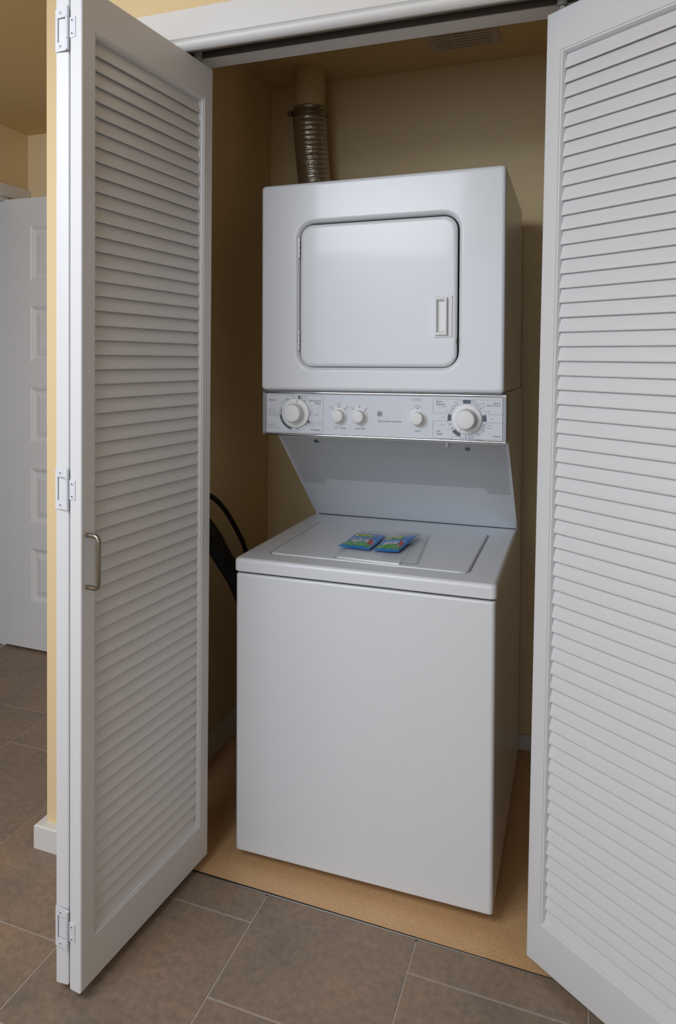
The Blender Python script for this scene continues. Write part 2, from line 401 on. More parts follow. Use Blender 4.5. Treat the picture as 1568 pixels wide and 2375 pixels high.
# pivot leaf: near end beside the lead leaf, running back to the jamb
near = Vector((-.062, -.195)) + dl*LW - nl*(LT*2+.006)
dp = Vector((-.084, .9965)).normalized(); npv = Vector((-dp[1], dp[0]))
fb, MB_ = leaf(d1, near, dp, npv)
def hinge(parent, base, zc):
    """base: matrix: x to the left along the two leaf edges (0 = right edge of the lead leaf), y away from the camera, z up"""
    h_ = None
    bm = B(); T = .0016
    x0, x1 = LT+.006, LT*2+.0055       # on the pivot leaf edge
    for z0, z1 in ((.024, .043), (-.043, -.024)): box(bm, x0+.001, x1-.0005, -T, 0, z0, z1, .0004, 1)
    box(bm, x1-.007, x1-.0005, -T, 0, -.0245, .0245, .0004, 1)
    box(bm, LT-.017, LT-.0015, -T, 0, -.0205, .0205, .0004, 1)   # small plate on the lead leaf edge
    for z0, z1 in ((-.043, -.0215), (-.021, .021), (.0215, .043)):
        lathe(bm, [(.0036, 0), (.0040, .0004), (.0040, z1-z0-.0004), (.0036, z1-z0)], (LT+.003, -.0030, z0), 'z', 16, 1)
    o = obj('hinge', bm, HINGE, parent); o.matrix_local = parent.matrix_world.inverted() @ base @ Matrix.Translation((0, 0, zc))
    bm = B(); sx = (x0+x1)/2+.001
    lathe(bm, [(.0034, 0), (.0034, .0006), (.0026, .0011), (.0005, .0012)], (0, 0, 0), 'y', 16, -1)
    me = None
    for (px, pz) in ((sx, .0335), (sx, -.0335), (LT-.009, .013), (LT-.009, -.013)):
        if me is None: s = obj('screw', bm, HINGE, o); me = s.data; s['label'] = 'small cross-head hinge screw'
        else: s = bpy.data.objects.new('screw', me); COL.objects.link(s); s.parent = o
        s.location = (px, -T, pz)
        c = B(); box(c, -.0021, .0021, -.00016, 0, -.0004, .0004); box(c, -.0004, .0004, -.00016, 0, -.0021, .0021)
        # cross recess is drawn into the same screw mesh once
        if len(me.materials) == 1:
            me.materials.append(DARK); b2 = B(); b2.from_mesh(me); n0 = len(b2.faces)
            for (a0, a1, b0, b1) in ((-.0021, .0021, -.00045, .00045), (-.00045, .00045, -.0021, .0021)):
                box(b2, a0, a1, -.0014, -.0008, b0, b1, mi=1)
            b2.to_mesh(me); b2.free()
        c.free()
    return o
ne = Vector((-.062, -.195)) + dl*LW
base = Matrix.Identity(4)
xa = -nl
for i in range(2): base[i][0] = xa[i]; base[i][1] = (-dl)[i]; base[i][3] = ne[i]
for zc in (2.020, 1.083, .148): hinge(d1, base, zc)
def roller(parent, x, y):
    bm = B(); lathe(bm, [(.0045, 0), (.0045, .010), (.0085, .010), (.0112, .013), (.0115, .021), (.0095, .0245), (.0115, .028), (.0110, .036), (.006, .038)], (x, y, LZ1-.002), 'z', 20, 1)
    lathe(bm, [(.009, 0), (.009, .005)], (x, y, LZ1-.001), 'z', 6, 1)
    o = obj('roller_pin', bm, ROLLER, parent); o.matrix_local = parent.matrix_world.inverted(); o['label'] = 'grey roller guide pin'
roller(d1, -.086, -.232)
d2 = thing('door_2', 'right white louvered folding door, half open beside the dryer', 'door', (1.16, -.35, 0)); d2['kind'] = 'structure'
bpy.context.view_layer.update()
dr = Vector((.824, -.566)).normalized(); nr = Vector((-.566, -.824)).normalized()
fc, MC = leaf(d2, (.768, -.221), dr, nr)
handle(fc, .436, .880, .989)['label'] = 'brushed steel pull handle'
apex = Vector((.768, -.221)) + dr*LW
dr2 = Vector((dr[0], -dr[1])); nr2 = Vector((-nr[0], nr[1]))
fd, MD = leaf(d2, (apex[0]+.043, apex[1]), dr2, nr2)
roller(d2, .800, -.234)
for zc in (2.020, 1.083, .148):
    bm = B(); lathe(bm, [(.0036, 0), (.0040, .0004), (.0040, .086), (.0036, .0864)], (apex[0]+.0215, apex[1]-.003, zc-.043), 'z', 16, 1)
    q = Vector((apex[0]+.0215, apex[1]))
    box(bm, q[0]-.020, q[0]+.020, q[1]-.0015, q[1]+.002, zc-.02, zc+.02, .0004, 1)
    o = obj('hinge', bm, HINGE, d2); o.matrix_local = d2.matrix_world.inverted()

# ---------------------------------------------------------------- hall door
hd = thing('door_3', 'white five-panel hallway door standing open at the far left', 'door', (-1.651, .700, 0)); hd['kind'] = 'structure'
bpy.context.view_layer.update()
DX0, DX1, DY, DZ0, DZ1 = -1.651, -0.895, .682, .010, 2.066
bm = B()
rows = [(1.940, 1.693), (1.580, 1.330), (1.213, .964), (.843, .594), (.475, .230)]
PX0, PX1 = -1.500, -1.046
zs = [DZ1] + [z for r in rows for z in r] + [DZ0]
for a, b_ in zip(zs[::2], zs[1::2]): box(bm, PX0, PX1, DY, DY+.035, b_, a)
box(bm, DX0, PX0, DY, DY+.035, DZ0, DZ1); box(bm, PX1, DX1, DY, DY+.035, DZ0, DZ1)
fr = obj('door_frame', bm, WHITE, hd, False); fr.matrix_local = hd.matrix_world.inverted()
for z1, z0 in rows:
    bm = B()
    def rc(i, y): return [(PX0+i, y, z0+i), (PX1-i, y, z0+i), (PX1-i, y, z1-i), (PX0+i, y, z1-i)]
    loft(bm, [rc(0, DY+.030), rc(0, DY+.0005), rc(.005, DY+.003), rc(.008, DY+.0035), rc(.014, DY+.009), rc(.020, DY+.011), rc(.026, DY+.011), rc(.048, DY+.0045), rc(.051, DY+.004)], True, True, True)
    o = obj('panel', bm, WHITE, hd, False); o.matrix_local = hd.matrix_world.inverted()
bm = B(); lathe(bm, [(.027, 0), (.027, .006), (.012, .010), (.012, .03), (.026, .04), (.029, .052), (.022, .064), (.002, .066)], (DX1-.07, DY, .96), 'y', 28, -1)
o = obj('door_knob', bm, STEEL, hd); o.matrix_local = hd.matrix_world.inverted()
# doorway casing and jamb of the hall doorway
bm = B()
box(bm, HX, HX+.016, -.21, HY-.001, 2.083, 2.140, .002, 1); box(bm, HX, HX+.016, .735, HY-.001, 0, 2.083, .002, 1); box(bm, HX, HX+.016, -.21, -.13, 0, 2.083, .002, 1)
box(bm, HX-.12, HX+.002, .690, .712, 0, 2.083); box(bm, HX-.12, HX+.002, -.13, -.112, 0, 2.083); box(bm, HX-.12, HX+.002, -.112, .69, 2.065, 2.083)
box(bm, HX-.085, HX-.045, .679, .690, 0, 2.065, .001, 1); box(bm, HX-.085, HX-.045, -.112, -.10, 0, 2.065, .001, 1)
struct('trim_7', bm, WHITE, 'white casing and jamb around the hallway doorway', 'trim')

# ---------------------------------------------------------------- stacked washer and dryer
W = 0.686; LB = W                                    # width
mc = thing('stacked_washer_dryer', 'tall white stacked washer and dryer standing in the closet', 'laundry machine')
roll, pit, yaw = -0.0120, -0.0092, 0.0068
c0 = Vector((W, 0, .03))
Mm = Matrix.Translation(c0) @ Matrix.Rotation(yaw, 4, 'Z') @ Matrix.Rotation(pit, 4, 'X') @ Matrix.Rotation(roll, 4, 'Y') @ Matrix.Translation(-c0)
mc.matrix_world = Mm
ZD0, ZD1 = 1.2763, 1.8607; YD = 0.0; YBK = 0.535
# dryer body with the recess for its door
bm = B()
hx0, hx1, hz0, hz1 = .110, .573, 1.336, 1.752
def O(i, y, r): return rrect(0+i, W-i, ZD0+i, ZD1-i, r, y, 6)
def I(i, y, r): return rrect(hx0+i, hx1-i, hz0+i, hz1-i, r, y, 6)
loft(bm, [O(.002, YBK, .006), O(0, YBK-.004, .008), O(0, .011, .010), O(.0008, .006, .010), O(.003, .0025, .010), O(.0065, .0006, .009), O(.011, 0, .008),
          I(-.006, 0, .054), I(-.0035, .0005, .052), I(-.0005, .0020, .049), I(.0025, .0048, .046), I(.0052, .0095, .043), I(.0064, .0150, .042), I(.0068, .022, .042)], True, True, False)
obj('dryer_cabinet', bm, ENAMEL, mc)
bm = B(); loft(bm, [I(.0068, .0218, .042), I(.03, .0222, .03)], True, False, True)
for f in bm.faces: pass
obj('door_gap_shade', bm, DARK, mc)  # dark sheet at the recess back, standing in for shade in the door gap
# dryer door
bm = B(); sx0, sx1, sz0, sz1 = .1195, .5625, 1.3435, 1.7415
def S(i, y, r): return rrect(sx0+i, sx1-i, sz0+i, sz1-i, r, y, 8)
loft(bm, [S(.002, .020, .036), S(0, .016, .037), S(0, .010, .037), S(.001, .0068, .036), S(.0035, .0044, .034), S(.007, .0034, .031), S(.012, .0030, .028)], True, True, True)
dd = obj('dryer_door', bm, ENAMEL, mc)
# recessed handle on the door
bm = B(); ax0, ax1, az0, az1 = .503, .551, 1.4215, 1.5315
def H_(x0, x1, z0, z1, y): return [(x0, y, z0), (x1, y, z0), (x1, y, z1), (x0, y, z1)]
loft(bm, [H_(ax0, ax1, az0, az1, .0032), H_(ax0, ax1, az0, az1, .0012), H_(ax0+.0015, ax1-.0015, az0+.0015, az1-.0015, .0002), H_(ax0+.004, ax1-.004, az0+.004, az1-.004, .0002), H_(ax0+.004, ax1-.004, az0+.004, az1-.004, .0012),
          H_(ax0+.0045, ax1-.013, az0+.0065, az1-.0055, .0012), H_(ax0+.0045, ax1-.013, az0+.0065, az1-.0055, -.0074), H_(ax0+.0052, ax1-.0137, az0+.0072, az1-.0062, -.008),
          H_(ax0+.0075, ax1-.0185, az0+.0125, az1-.010, -.008), H_(ax0+.0080, ax1-.0190, az0+.0130, az1-.0105, -.0074), H_(ax0+.0085, ax1-.0195, az0+.0180, az1-.0160, .0020)], True, False, True)
obj('door_handle', bm, PLASTIC, dd, False)
for z0, z1 in ((1.650, 1.706), (1.390, 1.446)):
    bm = B(); hh = z1-z0
    for a, b_ in ((0, .25), (.27, .48), (.5, .73), (.75, 1)):
        lathe(bm, [(.0028, 0), (.0032, .0004), (.0032, hh*(b_-a)-.0004), (.0028, hh*(b_-a))], (.1165, .0035, z0+hh*a), 'z', 12, 1)
    box(bm, .1125, .1170, .004, .006, z0, z1)
    obj('dryer_hinge', bm, CHROME, dd)
bm = B(); box(bm, .5655, .5675, .006, .020, 1.406, 1.418); obj('latch_slot', bm, BLACK, dd)

# tower behind the control panel and above the washer
bm = B()
poly = [(.060, 1.2763), (.060, 1.155), (.150, 1.1250), (.4600, .8200), (.4600, .030), (.629, .030), (.629, 1.2763)]
loft(bm, [[(.0015, y, z) for y, z in poly], [(W-.0015, y, z) for y, z in poly]], True, True, True)
obj('tower_body', bm, ENAMEL_T, mc, False)
# sloping backboard with its pressed field
bm = B()
a0 = Vector((0, .468, .8290)); a1 = Vector((0, .105, 1.165)); sv = (a1-a0); sl = sv.length; sv = sv/sl; nv = Vector((0, -sv.z, sv.y)); 
if nv.y > 0: nv = -nv
def SP(x, s, d): q = a0 + sv*s + nv*d; return (x, q.y, q.z)
def SR(i, d, x0=.004, x1=W-.004, s0=0.0, s1=None, r=.01):
    s1 = s1 if s1 is not None else sl
    return [SP(x, s, d) for x, _, s in rrect(x0+i, x1-i, s0+i, s1-i, r, 0, 5)]
loft(bm, [SR(0, -.012), SR(0, .004, r=.004), SR(.002, .006, r=.004), SR(.004, .006, r=.004),
          SR(.000, .006, .080, .612, .065, sl-.030, .03), SR(.010, .0052, .080, .612, .065, sl-.030, .028), SR(.022, .0052, .080, .612, .065, sl-.030, .022)], True, False, True)
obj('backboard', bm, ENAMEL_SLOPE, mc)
# flanges at both edges of the backboard
for x0, x1 in ((-.001, .0065), (W-.0065, W+.001)):
    bm = B()
    q = [SP(0, -.006, -.03), SP(0, sl-.02, -.03), SP(0, sl-.02, .010), SP(0, -.006, .010)]
    prism(bm, [(p[1], p[2]) for p in q], 'x', x0, x1)
    obj('backboard_flange', bm, ENAMEL, mc, False)
bm = B(); box(bm, .010, W-.004, .450, .464, .8262, .8335, .001, 1); obj('rubber_gasket', bm, BLACK, mc)
for (x, y, z) in ((.116, .153, 1.122), (.571, .158, 1.117)):
    bm = B(); lathe(bm, [(.0080, 0), (.0080, .001), (.0060, .0016), (.0052, .0035), (.0035, .0042), (.0030, .0032), (.0005, .0030)], (0, 0, 0), 'y', 24, -1)
    o = obj('screw', bm, ZINC, mc); q = Vector((x, y, z)) + nv*.004
    s_ = (Vector((x, y, z))-a0).dot(sv); o.location = SP(x, s_, .0055); o.rotation_euler = (-math.atan2(nv.z, -nv.y), 0, 0)
bm = B(); box(bm, .512, .520, .130, .140, 1.1180, 1.142, .001, 1); obj('clip', bm, PLASTIC, mc)

# control panel
py = .022
bm = B(); box(bm, .007, W-.006, py, .30, 1.150, 1.2755, .0008, 1)
cp = obj('control_panel', bm, [PANEL], mc)
for z0, z1, nm in ((1.2645, 1.2740, 'chrome_strip'), (1.1440, 1.1528, 'chrome_strip')):
    bm = B(); zc = (z0+z1)/2; hh = (z1-z0)/2
    pf = [(py+.004, z0)] + [(py - .0055*math.cos(math.radians(a)) + .001, zc + hh*math.sin(math.radians(a))) for a in (-80, -55, -30, -10, 10, 30, 55, 80)] + [(py+.004, z1)]
    loft(bm, [[(x, y, z) for y, z in pf] for x in (-.002, W+.0035)], True, True, True); obj(nm, bm, CHROME, cp)
for x0, x1 in ((-.0035, .0068), (W-.0058, W+.0045)):
    bm = B(); box(bm, x0, x1, py-.004, py+.055, 1.1445, 1.2735, .002, 2); obj('end_cap', bm, [CLEAR], cp)
bm = B(); box(bm, .060, W-.004, .028, .080, 1.1415, 1.1500, .001, 1); obj('panel_underside', bm, PLASTIC, cp)
# knobs
def big_knob(cx, cz, rd, rk, ring):
    bm = B()
    lathe(bm, [(rd, 0), (rd, .004), (rd-.0006, .0050), (rd-.0018, .0056), (rk+.004, .0060)], (cx, py, cz), 'y', 64, -1)
    k = obj('dial', bm, PLASTIC, cp)
    if ring:
        bm = B(); lathe(bm, [(rd+.0015, 0), (rd+.0015, .0038), (rd+.0008, .0048), (rd-.0002, .0048)], (cx, py, cz), 'y', 64, -1); obj('dial_ring', bm, CHROME, cp)
    bm = B(); n = 90; loops = []
    for r, hgt, rip in ((rk+.0050, .0058, .0), (rk+.0050, .0072, .0), (rk+.0036, .0084, 1), (rk+.0018, .0275, 1), (rk+.0010, .0298, .3), (rk-.0004, .0318, 0), (rk-.0025, .0326, 0), (rk*.45, .0332, 0), (.0005, .0334, 0)):
        loops.append([((cx + (r + rip*.0005*math.cos(45*2*PI*j/n*1.0))*math.cos(2*PI*j/n)), py-hgt, cz + (r + rip*.0005*math.cos(45*2*PI*j/n))*math.sin(2*PI*j/n)) for j in range(n)])
    loft(bm, loops, True, True, True); obj('knob', bm, PLASTIC, cp)
def small_knob(cx, cz):
    bm = B(); lathe(bm, [(.0232, 0), (.0236, .0010), (.0232, .0026), (.0218, .0034), (.0190, .0036)], (cx, py, cz), 'y', 48, -1); obj('dial', bm, PLASTIC, cp)
    bm = B(); n = 60; loops = []
    for r, hgt, rip in ((.0190, .0034, 0), (.0190, .0045, 0), (.0182, .0055, 1), (.0174, .0185, 1), (.0170, .0200, .3), (.0158, .0214, 0), (.0138, .0220, 0), (.006, .0222, 0), (.0005, .0223, 0)):
        loops.append([(cx + (r + rip*.0004*math.cos(30*2*PI*j/n))*math.cos(2*PI*j/n), py-hgt, cz + (r + rip*.0004*math.cos(30*2*PI*j/n))*math.sin(2*PI*j/n)) for j in range(n)])
    loft(bm, loops, True, True, True); obj('knob', bm, PLASTIC, cp)
KL = (.1000, 1.2105); KR = (.5882, 1.2067)
big_knob(KL[0], KL[1], .0418, .0238, True); big_knob(KR[0], KR[1], .0395, .0238, False)
for cx in (.2312, .2912, .4565): small_knob(cx, 1.2056)
# printed lettering
ty = py - .0004
TX = [('Regular','L',0.0141,1.2445,0.0044,1),('Permanent','R',0.1769,1.2441,0.0045,1),('Press','R',0.1766,1.2362,0.0045,1),('Delicates','R',0.1765,1.1613,0.0045,1),('LIGHT SOIL - 8','L',0.0142,1.2204,0.0023,0),('NORMAL - 10','L',0.0142,1.2140,0.0023,0),('HEAVY - 12 MIN','L',0.0142,1.2085,0.0023,0),('PULL KNOB TO START','L',0.0121,1.1752,0.0018,0),('PUSH TO STOP','L',0.0121,1.1722,0.0018,0),('- RINSE','L',0.0197,1.1648,0.0023,0),('- SPIN','L',0.0427,1.1652,0.0023,0),('10 MIN','L',0.1241,1.2561,0.0023,0),('5','L',0.1356,1.2510,0.0023,0),('COOL DOWN','C',0.1633,1.2072,0.0018,0),('RINSE','C',0.1634,1.2040,0.0018,0),('OFF','L',0.1467,1.1807,0.0023,0),('6 MIN','L',0.1478,1.1737,0.0023,0),('4','L',0.1407,1.1695,0.0023,0),('COLD','C',0.2068,1.2299,0.0024,0),('COLD','C',0.2068,1.2261,0.0024,0),('WARM','C',0.2308,1.2383,0.0024,0),('COLD','C',0.2309,1.2339,0.0024,0),('HOT','C',0.2556,1.2305,0.0024,0),('COLD','C',0.2557,1.2267,0.0024,0),('SMALL','C',0.2704,1.2280,0.0024,0),('MED','C',0.2918,1.2343,0.0024,0),('LARGE','C',0.3128,1.2274,0.0024,0),('WASH','R',0.2290,1.1735,0.0024,0),('RINSE','R',0.2291,1.1699,0.0024,0),('Temp','L',0.2320,1.1696,0.0044,1),('Load Size','C',0.2926,1.1696,0.0044,1),('Spacemaker Laundry','L',0.3441,1.1923,0.0043,1),('Start','C',0.4561,1.1687,0.0043,1),('PUSH TO','C',0.4556,1.2381,0.0023,0),('START DRYER','C',0.4557,1.2339,0.0023,0),('ENERGY PREFERRED','L',0.4395,1.2563,0.0019,0),('AUTOMATIC SETTING','L',0.4396,1.2526,0.0019,0),('Auto-','L',0.5053,1.2493,0.0044,1),('Regular','L',0.5053,1.2425,0.0044,1),('Auto-','R',0.6751,1.2483,0.0042,1),('Perm Press','R',0.6751,1.2417,0.0042,1),('OFF','C',0.5871,1.2557,0.0022,0),('OFF','C',0.5268,1.2090,0.0024,0),('OFF','C',0.6534,1.2083,0.0024,0),('OFF','C',0.5600,1.1582,0.0024,0),('NORMAL','L',0.5211,1.2371,0.0022,0),('LESS','C',0.5577,1.2511,0.0016,0),('DRY','C',0.5577,1.2489,0.0016,0),('MORE','C',0.5332,1.2262,0.0016,0),('DRY','C',0.5332,1.2237,0.0016,0),('MORE','C',0.6068,1.2561,0.0016,0),('DRY','C',0.6068,1.2537,0.0016,0),('NORMAL','L',0.6229,1.2474,0.0021,0),('LESS','C',0.6325,1.2412,0.0016,0),('DRY','C',0.6325,1.2391,0.0016,0),('COOL','L',0.6402,1.2288,0.0016,0),('DOWN','L',0.6402,1.2259,0.0016,0),('70 MIN','L',0.5191,1.1884,0.0024,0),('20','L',0.5369,1.1761,0.0024,0),('50 MIN','L',0.6405,1.1903,0.0024,0),('NORMAL','L',0.6403,1.1834,0.0022,0),('40','L',0.6315,1.1753,0.0024,0),('30','L',0.6191,1.1631,0.0024,0),('10','C',0.5864,1.1557,0.0024,0),('20','C',0.6042,1.1569,0.0024,0),('DE-WRINKLE','L',0.6082,1.1528,0.0022,0),('Air','L',0.5077,1.1696,0.0044,1),('Fluff','L',0.5077,1.1620,0.0044,1),('Timed','R',0.6746,1.1610,0.0042,1)]
bm = B(); bm2 = B()
for s, al, x, z, h_, it in TX:
    add_text(bm if it else bm2, s, al, x, z, h_*(1.30 if it else 1.18), ty, bool(it), 1.0 if it else .9)
obj('lettering', bm, GREY_INK, cp, False)['label'] = 'grey italic lettering printed on the control panel'
obj('small_lettering', bm2, LIGHT_INK, cp, False)['label'] = 'fine grey dial settings printed on the control panel'
bm = B(); lw = .00045
def rc_line(bm, pts): strip(bm, pts, lw, ty)
def corner(cx, cz, r, a0, a1, n=6): return [(cx + r*math.cos(math.radians(a0+(a1-a0)*k/n)), cz + r*math.sin(math.radians(a0+(a1-a0)*k/n))) for k in range(n+1)]
rc_line(bm, [(.009, 1.2605), (.094, 1.2605)]); rc_line(bm, [(.108, 1.2605)] + corner(.178, 1.2545, .006, 90, 0) + [(.184, 1.1846), (.1425, 1.1846)])
rc_line(bm, [(.009, 1.2062), (.0485, 1.2062)])
rc_line(bm, [(.009, 1.2023), (.0465, 1.2023)]); rc_line(bm, [(.0805, 1.1650), (.0805, 1.1547), (.009, 1.1547)])
rc_line(bm, [(.0850, 1.1610), (.0850, 1.1549)] + corner(.1780, 1.1605, .006, -90, 0) + [(.184, 1.1795), (.1385, 1.1795)])
rc_line(bm, [(.5744, 1.2545), (.5744, 1.2586)] + corner(.5035, 1.2530, .0056, 90, 180) + [(.4979, 1.2205), (.5385, 1.2205)])
rc_line(bm, [(.5372, 1.1996), (.4981, 1.1996)] + corner(.5037, 1.1590, .0056, 180, 270) + [(.5510, 1.1534), (.5510, 1.1740)])
rc_line(bm, [(.5712, 1.1620), (.5712, 1.1550), (.680, 1.1550)]); rc_line(bm, [(.6400, 1.2207), (.680, 1.2207)]); rc_line(bm, [(.6404, 1.1990), (.680, 1.1990)]); rc_line(bm, [(.6010, 1.2560), (.6010, 1.2588), (.680, 1.2588)])
rc_line(bm, [(.1165, 1.2540), (.1195, 1.2570), (.1232, 1.2570)]); rc_line(bm, [(.1295, 1.2470), (.1325, 1.2520), (.1350, 1.2520)]); rc_line(bm, [(.1400, 1.1765), (.1425, 1.1745), (.147, 1.1745)])
rc_line(bm, [(.5946, 1.1600), (.5946, 1.1540), (.607, 1.1540)])
arcband(bm, KL[0], KL[1], .0508, .0512, 0, 360, ty, 80); arcband(bm, KR[0], KR[1], .0508, .0512, 0, 360, ty, 80); arcband(bm, KR[0], KR[1], .0420, .0423, 0, 360, ty, 80)
def loopicon(bm, cx, cz, r=.0019): arcband(bm, cx, cz, r*.78, r*1.15, -60, 250, ty-.0001, 14); strip(bm, [(cx+r*.6, cz-r*.4), (cx+r*1.5, cz-r*.6)], .0004, ty-.0001)
for a in (100, 123, 128, 5, -4, -28, 255, 275, 279): loopicon(bm, KL[0]+.0468*math.cos(math.radians(a)), KL[1]+.0468*math.sin(math.radians(a)))
loopicon(bm, .0150, 1.1660); loopicon(bm, .0385, 1.1660)
obj('printed_lines', bm, GREY_INK, cp, False)['label'] = 'thin grey lines and spin symbols printed on the panel'
bm = B(); ty2 = ty - .0002
def dsq(bm, x, z, cx, cz, s=.0028):
    a = math.atan2(z-cz, x-cx); R_ = .0468 if True else 0
    ca, sa = math.cos(a), math.sin(a); h_ = s/2
    bm.faces.new([bm.verts.new((x + u*ca - v*sa, ty2, z + u*sa + v*ca)) for u, v in ((-h_, -h_), (h_, -h_), (h_, h_), (-h_, h_))])
def on(c, x, z, R_): 
    d = Vector((x-c[0], z-c[1])).normalized()*R_; return c[0]+d[0], c[1]+d[1]
RDM = [(KL, p) for p in ((.0518, 1.2201), (.0508, 1.2147), (.0504, 1.2092), (.1173, 1.2507), (.1282, 1.2452), (.137, 1.1781), (.1328, 1.1746))] + [(KR, p) for p in ((.6133, 1.2452), (.5493, 1.2355), (.5419, 1.1914), (.549, 1.18), (.5946, 1.1626), (.6322, 1.1867))]
for c, p in RDM: dsq(bm, *on(c, p[0], p[1], .0463), c[0], c[1])
strip(bm, [(KL[0]+.0052, KL[1]+.0300), (KL[0]+.0085, KL[1]+.0395)], .0011, py-.0066)
strip(bm, [(.2912+.0137, 1.2056+.0137), (.2912+.0165, 1.2056+.0165)], .0007, py-.0042)
obj('red_marks', bm, RED_INK, cp, False)['label'] = 'small red squares and pointers printed on the dials'
bm = B()
for p in ((.6009, 1.25), (.6071, 1.2477), (.6188, 1.2413), (.6241, 1.2365), (.562, 1.2461), (.5546, 1.2412), (.544, 1.2294), (.5407, 1.2223), (.5859, 1.1623), (.6016, 1.164), (.6157, 1.1698), (.6278, 1.18), (.6349, 1.1932)): dsq(bm, *on(KR, p[0], p[1], .0463), KR[0], KR[1], .0025)
arcband(bm, KR[0], KR[1], .0412, .0507, 78, 103, ty2, 8); arcband(bm, KR[0], KR[1], .0412, .0507, 166, 187, ty2, 8); arcband(bm, KR[0], KR[1], .0412, .0507, -6.5, 14.5, ty2, 8); arcband(bm, KR[0], KR[1], .0412, .0507, 221, 248, ty2, 8)
arcband(bm, KL[0], KL[1], .0440, .0505, 187, 252, ty2, 20); arcband(bm, KL[0], KL[1], .0435, .0505, 73, 81, ty2, 6); arcband(bm, KL[0], KL[1], .0435, .0505, -36, -29, ty2, 6)
for (x, z) in ((.2309, 1.2307), (.2919, 1.2305), (.4557, 1.2310)): dsq(bm, x, z, x-1, z, .0026)
for (x, z) in ((.2141, 1.2249), (.2481, 1.2245), (.2746, 1.2247), (.3089, 1.2242)): dsq(bm, x, z, x-1, z-1, .0026)
dsq(bm, .4340, 1.2562, .33, 1.2562, .0009)
strip(bm, [(KR[0]-.0135, KR[1]-.0262), (KR[0]-.0165, KR[1]-.0312)], .0010, py-.0066)
obj('grey_marks', bm, BLOCK_INK, cp, False)['label'] = 'dark grey blocks and squares printed around the dials'
for o_ in cp.children:
    if o_.name.split('.')[0] in ('lettering', 'small_lettering', 'printed_lines', 'red_marks', 'grey_marks'): o_['kind'] = 'stuff'
# round emblem with script monogram
bm = B(); ex, ez, er = .3500, 1.2145, .0078
arcband(bm, ex, ez, er*.80, er*.93, 0, 360, ty2, 40)
for a in (30, 120, 210, 300): arcband(bm, ex + er*.82*math.cos(math.radians(a)), ez + er*.82*math.sin(math.radians(a)), er*.12, er*.24, 0, 300, ty2, 10)
def curl(cx, cz, r, a0, a1, wd=.0008, grow=.0):
    n = 16; strip(bm, [(cx + (r+grow*k/n)*math.cos(math.radians(a0+(a1-a0)*k/n)), cz + (r+grow*k/n)*math.sin(math.radians(a0+(a1-a0)*k/n))) for k in range(n+1)], wd, ty2)
curl(ex-.0022, ez+.0013, .0016, -60, 240); curl(ex-.0024, ez-.0018, .0016, 120, 420); strip(bm, [(ex-.0034, ez-.0004), (ex-.0006, ez+.0004)], .0007, ty2)
curl(ex+.0022, ez+.0018, .0014, 0, 270); curl(ex+.0020, ez-.0018, .0018, 60, 330)
strip(bm, [(ex+.0002, ez-.0034), (ex+.0008, ez+.0036)], .0007, ty2)
obj('round_emblem', bm, BLOCK_INK, cp, False)['label'] = 'round script monogram emblem printed in dark grey'

# washer
YWF = -.1477; ZL0, ZL1 = .7900, .8271
bm = B()
def WR(i, z, r, x0=-.004, x1=W-.001, y0=YWF, y1=.629): return rrect(x0+i, x1-i, y0+i, y1-i, r, z, 5, 'z')
loft(bm, [WR(.004, .030, .009), WR(.001, .0315, .010), WR(0, .036, .011), WR(0, .779, .011), WR(.0008, .7825, .010), WR(.003, .7850, .009), WR(.008, .786, .008)], True, True, True)
obj('washer_cabinet', bm, ENAMEL_T, mc)
bm = B(); box(bm, .004, W-.008, YWF+.012, .60, .785, .792); obj('dark_joint', bm, DARK, mc)
bm = B(); lx0, lx1, ly0, ly1 = -.009, W+.002, YWF+.004, .462
ix0, ix1, iy0, iy1 = .054, .615, -.080, .372
def TR(i, z, r): return rrect(lx0+i, lx1-i, ly0-.004+i, ly1, r, z, 6, 'z') if False else rrect(lx0+i, lx1-i, YWF+i, ly1-i*.3, r, z, 6, 'z')
def IR(i, z, r): return rrect(ix0+i, ix1-i, iy0+i, iy1-i, r, z, 6, 'z')
loft(bm, [TR(.006, ZL0-.0005, .010), TR(.002, ZL0+.001, .013), TR(0, ZL0+.004, .014), TR(0, ZL1-.011, .014), TR(.0008, ZL1-.0065, .014), TR(.003, ZL1-.003, .013), TR(.0065, ZL1-.0008, .012), TR(.011, ZL1, .011),
          IR(0, ZL1, .028), IR(.002, ZL1-.0012, .027), IR(.003, ZL1-.005, .026), IR(.003, ZL1-.009, .026)], True, True, True)
obj('washer_top', bm, ENAMEL, mc)
bm = B()
def LR(i, z, r): return rrect(ix0+.008+i, ix1-.008-i, iy0+.0045+i, iy1-.006-i, r, z, 6, 'z')
loft(bm, [LR(0, ZL1-.008, .022), LR(0, ZL1-.0015, .022), LR(.0012, ZL1+.0006, .021), LR(.0035, ZL1+.0016, .019), LR(.008, ZL1+.002, .016)], True, True, True)
obj('washer_lid', bm, ENAMEL, mc)
for x in (.05, W-.05):
    for y in (YWF+.06, .58):
        bm = B(); lathe(bm, [(.018, -.004), (.019, 0), (.019, .010), (.008, .012), (.008, .028)], (x, y, .010), 'z', 20, 1); obj('levelling_foot', bm, BLACK, mc)
LID = ZL1 + .002

